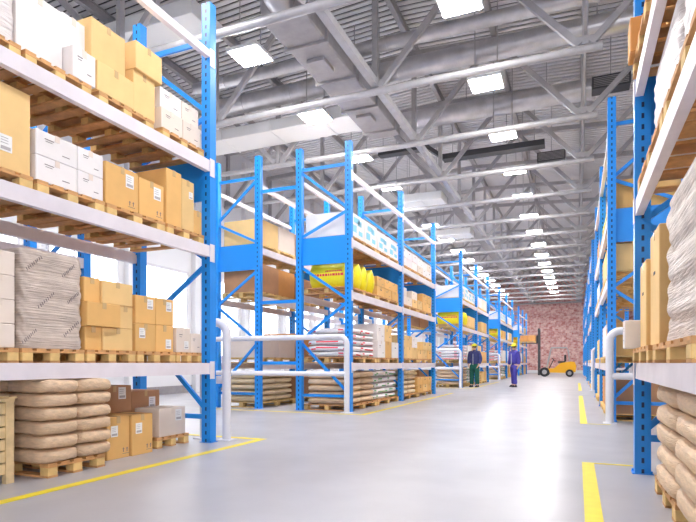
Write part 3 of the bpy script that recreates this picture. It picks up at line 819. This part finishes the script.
wrapped(.58, 1.5, 3.35, 4.35, z, 4.6, 'wrapw', 'white film, '+w3, -1)

# ---- filled racks farther off
LVN = ['floor', 'first shelf', 'second shelf', 'top shelf']
rg = random.Random(21)
def fill(rackname, side, Ys, rank, xf, xr, skip_bays=()):
    """side 'left'/'right'; xf = front face of goods; xr = rear"""
    s = 1 if xf > xr else -1
    x0, x1 = sorted((xf, xr)); det = rank <= 1
    slot = -1
    for bay in range(len(Ys)-1):
        ya = Ys[bay]+.10; yb = Ys[bay+1]-.08; n_ = 2; L_ = (yb-ya)/n_
        for q in range(n_):
            slot += 1
            if bay in skip_bays: continue
            y0, y1 = ya+q*L_+.02, ya+(q+1)*L_-.04
            for lv in range(4):
                zb = (0,)+LV[:3]; zb = zb[lv]
                cap = [.84, 2.28, 3.36, 4.6][lv]
                where = '%s pallet, %s, %s' % (ORD[slot], LVN[lv], rackname)
                if rg.random() < .06 and slot > 1 and rank > 1: continue
                z = pallet(x0, x1, y0, y1, zb, where.replace(' pallet', '', 1), det)
                kind = None
                if lv == 0: kind = ['sack', 'sackgreen', 'sackpale', 'cart'][slot % 4]
                if lv == 1: kind = ['sackred', 'cart_tall', 'cart_tall', 'cart'][slot % 4]
                if lv == 2: kind = ['yellow', 'cart', 'cart_pale', 'cart'][slot % 4]
                if lv == 3: kind = ['bluebox', 'bluebox', 'pink', 'cart_pale'][slot % 4]
                if side == 'rear': kind = [['sackpale', 'cart_pale', 'orange', 'cart_pale'][lv], ['orange', 'orange', 'orange', 'cart'][lv], ['cart', 'cart', 'orange', 'cart_pale'][lv]][slot % 3]
                if side == 'right':
                    kind = rg.choice(['cart', 'cart_pale', 'yellow', 'cart_tall', 'sackgreen', 'orange'] if slot else ['cart', 'orange'])
                    if lv == 0 and kind == 'yellow': kind = 'sackpale'
                if kind in BM:
                    top = min(cap, z+rg.uniform(.64, .70) if lv == 0 else z+.62)
                    bag_stack(x0+.02, x1-.02, y0, y1, z, top, kind, 4 if rank > 2 else 5, where, 2 if rank < 3 else 1)
                elif kind == 'yellow':
                    yellow_sacks(x0+.04, x1, y0, y1, z, .56, 4 if rank < 3 else 2, where, s)
                else:
                    cc = {'cart': ['tan', 'tan2', 'tan'], 'cart_tall': ['tan2', 'whitebox', 'tan'], 'cart_pale': ['whitebox', 'pale', 'tan2'], 'orange': ['orange', 'brown', 'brown'], 'bluebox': ['whitebox'], 'pink': ['pinkbox', 'whitebox']}[kind]
                    tall = {'cart': .5, 'cart_tall': .72, 'cart_pale': .5, 'orange': .6, 'bluebox': .46, 'pink': .42}[kind]
                    tall = min(tall*rg.uniform(.85, 1.12), cap-z)
                    ny = 3 if rank == 1 and kind != 'bluebox' else 2; nz = 2 if rank < 2 and kind not in ('bluebox',) else 1
                    cols = rg.choice(cc)
                    for a in range(ny):
                        for b in range(nz):
                            if nz == 2 and b == 1 and rg.random() < .12: continue
                            c_ = rg.choice(cc) if rg.random() < .4 else cols
                            ca = y0+(y1-y0)/ny*a; cb = ca+(y1-y0)/ny-.008
                            pos = ('%s ' % ['bottom', 'top'][b] if nz == 2 else 'tall ')+('%s side' % ['near', 'far'][a] if ny == 2 else ['near', 'middle', 'far'][a]+' part')
                            fr = x1-rg.uniform(0, .02) if s > 0 else x1
                            o = carton(x0+.05, fr, ca, cb, z+tall/nz*b, z+tall/nz*(b+1)-.003, c_, pos+', '+where, s, 0, rank <= 1 and side == 'left' and kind != 'bluebox', rg.choice([0, 2, 3]))
                            if kind == 'bluebox' and rank <= 3:
                                m = MB(); w_ = (fr-x0-.05)/2; d_ = (cb-ca)/2
                                for (u0, u1, v0, v1) in ((-.7, -.1, .2, .5), (.1, .6, .55, .8), (-.5, .3, .62, .85), (.2, .75, .15, .35)):
                                    a_, b_ = sorted((s*(w_+.0003), s*(w_+.0025))); m.box(a_, b_, u0*d_, u1*d_, v0*tall, v1*tall)
                                m.build('printed_mark', 'lblue', o)
left_names = {'middle': 'middle left rack', 'far': 'far left rack', 'farther': 'farther left rack', 'farthest': 'farthest left rack'}
for r_, k in enumerate(('middle', 'far', 'farther', 'farthest')):
    fill(k+' left rack', 'left', LB[k], r_+1, XG+.01, -5.40)
for r_, k in enumerate(('middle', 'far', 'farther')):
    fill(k+' right rack', 'right', RB[k], r_+1 if r_ else 2, .49, 1.6)
fill('middle rear rack', 'rear', LB['middle'], 2, -6.48, -7.5, (1,))
fill('far rear rack', 'rear', LB['far'], 3, -6.48, -7.5, (1,))

# ------------------------------------------------------------------ people
def skinned(name, pts, edges, radii, matn, parent, sub=2, root=0):
    me = bpy.data.meshes.new(name); me.from_pydata(pts, edges, []); me.materials.append(M[matn])
    o = bpy.data.objects.new(name, me); COL.objects.link(o)
    if parent: o.parent = parent
    md = o.modifiers.new('skin', 'SKIN'); md.use_smooth_shade = True
    for i, r in enumerate(radii):
        sv = me.skin_vertices[0].data[i]; sv.radius = r if isinstance(r, tuple) else (r, r); sv.use_root = (i == root)
    sd = o.modifiers.new('sub', 'SUBSURF'); sd.levels = sub; sd.render_levels = sub
    return o
def ellipsoid(mb, c, rx, ry, rz_, mi=0, z0=-1, n=20, k=12):
    vs = []
    for j in range(k+1):
        v = math.asin(z0)+(PI/2-math.asin(z0))*j/k
        for i in range(n):
            u = 2*PI*i/n; vs.append((c[0]+rx*math.cos(u)*math.cos(v), c[1]+ry*math.sin(u)*math.cos(v), c[2]+rz_*math.sin(v)))
    fs = [(j*n+i, j*n+(i+1) % n, (j+1)*n+(i+1) % n, (j+1)*n+i) for j in range(k) for i in range(n)]
    mb.add(vs, fs, mi, True); mb.add(vs[:n], [tuple(range(n))[::-1]], mi)
def worker(loc, rz, label, jacket, trousers, arms='pocket', step=0.0):
    t = thing('person', loc, label, 'person', None, rz)      # faces local -Y
    # body: one continuous skinned figure
    P = [(0, 0, .95), (0, .01, 1.12), (0, .01, 1.30), (0, .01, 1.44), (0, 0, 1.52), (0, -.01, 1.60), (0, -.012, 1.68)]
    E = [(0, 1), (1, 2), (2, 3), (3, 4), (4, 5), (5, 6)]
    R = [(.12, .08), (.13, .09), (.16, .11), (.13, .09), (.055, .055), (.075, .088), (.072, .088)]
    TR = ([], [], []); hands = {}
    for s in (-1, 1):
        b = len(P)
        P += [(s*.10, 0, .82), (s*.115, -.01-step*s*.12, .50), (s*.125, .02-step*s*.10, .12), (s*.13, -.11-step*s*.10, .05)]
        E += [(0, b), (b, b+1), (b+1, b+2), (b+2, b+3)]; R += [(.07, .075), (.058, .062), (.042, .045), (.04, .032)]
        b = len(P)
        if arms == 'pocket': ap = [(s*.19, .01, 1.42), (s*.26, .05, 1.15), (s*.22, -.08, .93), (s*.20, -.11, .87)]
        else: ap = [(s*.19, .01, 1.42), (s*.25, .03, 1.14), (s*.27, -.03, .90), (s*.265, -.045, .83)]
        P += ap; E += [(3, b), (b, b+1), (b+1, b+2), (b+2, b+3)]; R += [(.062, .062), (.047, .047), (.032, .032), (.035, .018)]
        hands[s] = b+3
        w_ = Vector(ap[3]); d = (Vector(ap[3])-Vector(ap[2])).normalized()
        for f in range(4):
            off = Vector((0, (f-1.5)*.019, 0)); ln = [.062, .072, .068, .052][f]
            b2 = len(P); p0 = w_+off+d*.03; p1 = p0+d*ln*.55+Vector((-s*.006, 0, 0)); p2 = p1+d*ln*.45+Vector((-s*.014, 0, 0))
            P += [tuple(p0), tuple(p1), tuple(p2)]; E += [(hands[s], b2), (b2, b2+1), (b2+1, b2+2)]; R += [(.0095,)*2, (.009,)*2, (.0075,)*2]
        b2 = len(P); p0 = w_+Vector((-s*.005, -.035, -.002)); p1 = p0+Vector((-s*.01, -.022, -.03)); p2 = p1+d*.025
        P += [tuple(p0), tuple(p1), tuple(p2)]; E += [(hands[s], b2), (b2, b2+1), (b2+1, b2+2)]; R += [(.012,)*2, (.010,)*2, (.008,)*2]
    body = skinned('body', P, E, R, 'skin', t)
    # jacket
    JP = [(0, 0, .90), (0, .01, 1.12), (0, .01, 1.30), (0, .01, 1.44), (0, .005, 1.53)]; JE = [(0, 1), (1, 2), (2, 3), (3, 4)]
    JR = [(.205, .155), (.205, .155), (.225, .165), (.18, .13), (.085, .085)]
    for s in (-1, 1):
        ap = [(s*.19, .01, 1.42), (s*.26, .05, 1.15), (s*.223, -.07, .95)] if arms == 'pocket' else [(s*.19, .01, 1.42), (s*.25, .03, 1.14), (s*.269, -.025, .92)]
        b = len(JP); JP += ap; JE += [(3, b), (b, b+1), (b+1, b+2)]; JR += [(.095, .095), (.08, .08), (.06, .06)]
    j = skinned('jacket', JP, JE, JR, jacket, t)
    m = MB(); m.tube((0, .005, 1.47), (0, .0, 1.545), .085, 16, r2=.075, caps=False); m.build('collar', jacket, j)
    m = MB(); m.box(-.006, .006, -.172, -.150, .92, 1.38); m.build('zip', 'reflect', j)
    TP = [(0, 0, 1.0), (0, 0, .90)]; TE = [(0, 1)]; TRr = [(.17, .13), (.185, .14)]
    for s in (-1, 1):
        b = len(TP); TP += [(s*.10, 0, .82), (s*.115, -.01-step*s*.12, .50), (s*.125, .02-step*s*.10, .10)]
        TE += [(1, b), (b, b+1), (b+1, b+2)]; TRr += [(.12, .125), (.095, .10), (.085, .09)]
    skinned('trousers', TP, TE, TRr, trousers, t)
    for s in (-1, 1):
        m = MB(); yc = -step*s*.10; m.cbox(s*.128-.052, s*.128+.052, -.17+yc, .08+yc, 0, .03, .008); 
        ellipsoid(m, (s*.128, -.10+yc, .03), .05, .075, .06, 0, 0); ellipsoid(m, (s*.128, .02+yc, .03), .052, .06, .11, 0, 0)
        m.build('boot', 'boot', t)
    # head details
    m = MB(); ellipsoid(m, (0, .005, 1.665), .084, .102, .085, 0, -.35); m.build('hair', 'hair', t)
    m = MB(); ellipsoid(m, (0, .0, 1.705), .115, .14, .115, 0, 0)
    m.tube((0, -.015, 1.70), (0, -.015, 1.708), .145, 24); m.bar((0, -.10, 1.785), (0, .1, 1.80), .03, .03)
    m.build('hard_hat', 'helmet', t)
    m = MB(); ellipsoid(m, (0, -.108, 1.625), .013, .02, .024); m.build('nose', 'skin', body)
    for s in (-1, 1):
        m = MB(); ellipsoid(m, (s*.031, -.097, 1.65), .013, .008, .008); m.build('eye', 'boot', body)
        m = MB(); ellipsoid(m, (s*.088, 0, 1.635), .012, .02, .03); m.build('ear', 'skin', body)
    m = MB(); m.box(-.024, .024, -.101, -.094, 1.575, 1.583); m.build('mouth', 'red', body)
    return t
worker((-3.93, 22.9, 0), math.radians(-12), 'person in navy work jacket, dark green trousers and yellow helmet, hands at front', 'navy', 'green', 'pocket')
worker((-2.42, 23.6, 0), math.radians(-38), 'person in blue-violet work suit and yellow helmet standing mid aisle, arms hanging', 'cover', 'cover', 'hang', .7)

# ------------------------------------------------------------------ forklift (faces local -X)
FX, FY = -1.45, 42.9
t = thing('forklift', (FX, FY, 0), 'orange-yellow forklift truck before the brick wall, mast raised with cartons', 'forklift')
m = MB(); m.prism([(-.85, .30), (1.15, .28), (1.22, .5), (1.2, .95), (.95, 1.1), (.35, 1.0), (-.1, .62), (-.6, .58), (-.85, .5)], -.5, .5, 'y'); m.build('chassis', 'lift', t)
m = MB(); m.prism([(.9, .25), (1.35, .35), (1.4, .8), (1.3, 1.08), (.95, 1.12)], -.52, .52, 'y'); m.build('counterweight', 'lift', t)
for (x, r) in ((-.75, .34), (.95, .27)):
    for s in (-1, 1):
        m = MB(); m.tube((x, s*.42, r), (x, s*.62, r), r, 24); wh = m.build('wheel', 'rubber', t)
        m = MB(); m.tube((x, s*.62, r), (x, s*.635, r), r*.5, 16); m.build('hub', 'liftgrey', wh)
m = MB()
for s in (-1, 1):
    m.path([(-.62, s*.45, .6), (-.42, s*.45, 1.6), (-.3, s*.45, 2.12), (.75, s*.45, 2.12), (.85, s*.45, 1.9), (.95, s*.45, 1.1)], .04, 8)
for q in range(7): m.tube((-.3+q*.17, -.45, 2.12), (-.3+q*.17, .45, 2.12), .02, 8)
m.build('overhead_guard', 'liftgrey', t)
m = MB(); m.cbox(.15, .65, -.25, .25, 1.0, 1.14, .03); m.cbox(.58, .72, -.24, .24, 1.1, 1.6, .03); m.build('seat', 'rubber', t)
m = MB(); m.tube((-.45, 0, .6), (-.15, 0, 1.25), .03, 8); m.build('steering_column', 'rubber', t)
m = MB(); m.tube((-.17, 0, 1.24), (-.14, 0, 1.27), .17, 20); m.build('steering_wheel', 'rubber', t)
for s in (-1, 1):
    m = MB(); m.box(-1.22, -1.08, s*.38-.05, s*.38+.05, .1, 3.55); m.build('mast_rail', 'dark', t)
for z in (.5, 1.9, 3.45):
    m = MB(); m.box(-1.2, -1.1, -.35, .35, z, z+.1); m.build('mast_crossbar', 'liftgrey', t)
m = MB(); m.box(-1.30, -1.22, -.5, .5, 2.45, 2.55); m.box(-1.30, -1.22, -.5, .5, 2.95, 3.05)
for y in (-.4, 0, .4): m.box(-1.30, -1.22, y-.04, y+.04, 2.5, 3.0)
m.build('carriage', 'rubber', t)
for s in (-1, 1):
    m = MB(); m.box(-2.45, -1.30, s*.25-.06, s*.25+.06, 2.44, 2.48); m.box(-1.34, -1.30, s*.25-.06, s*.25+.06, 2.44, 3.0); m.build('fork', 'dark', t)
pallet(FX-2.48, FX-1.36, FY-.5, FY+.5, 2.48, 'lifted on the forks of the forklift', False)
carton(FX-1.90, FX-1.38, FY-.45, FY+.45, 2.606, 3.05, 'orange', 'raised on the forklift forks, right one', 1, 0, False)
carton(FX-2.46, FX-1.93, FY-.45, FY+.45, 2.606, 3.05, 'orange', 'raised on the forklift forks, left one', 1, 0, False)
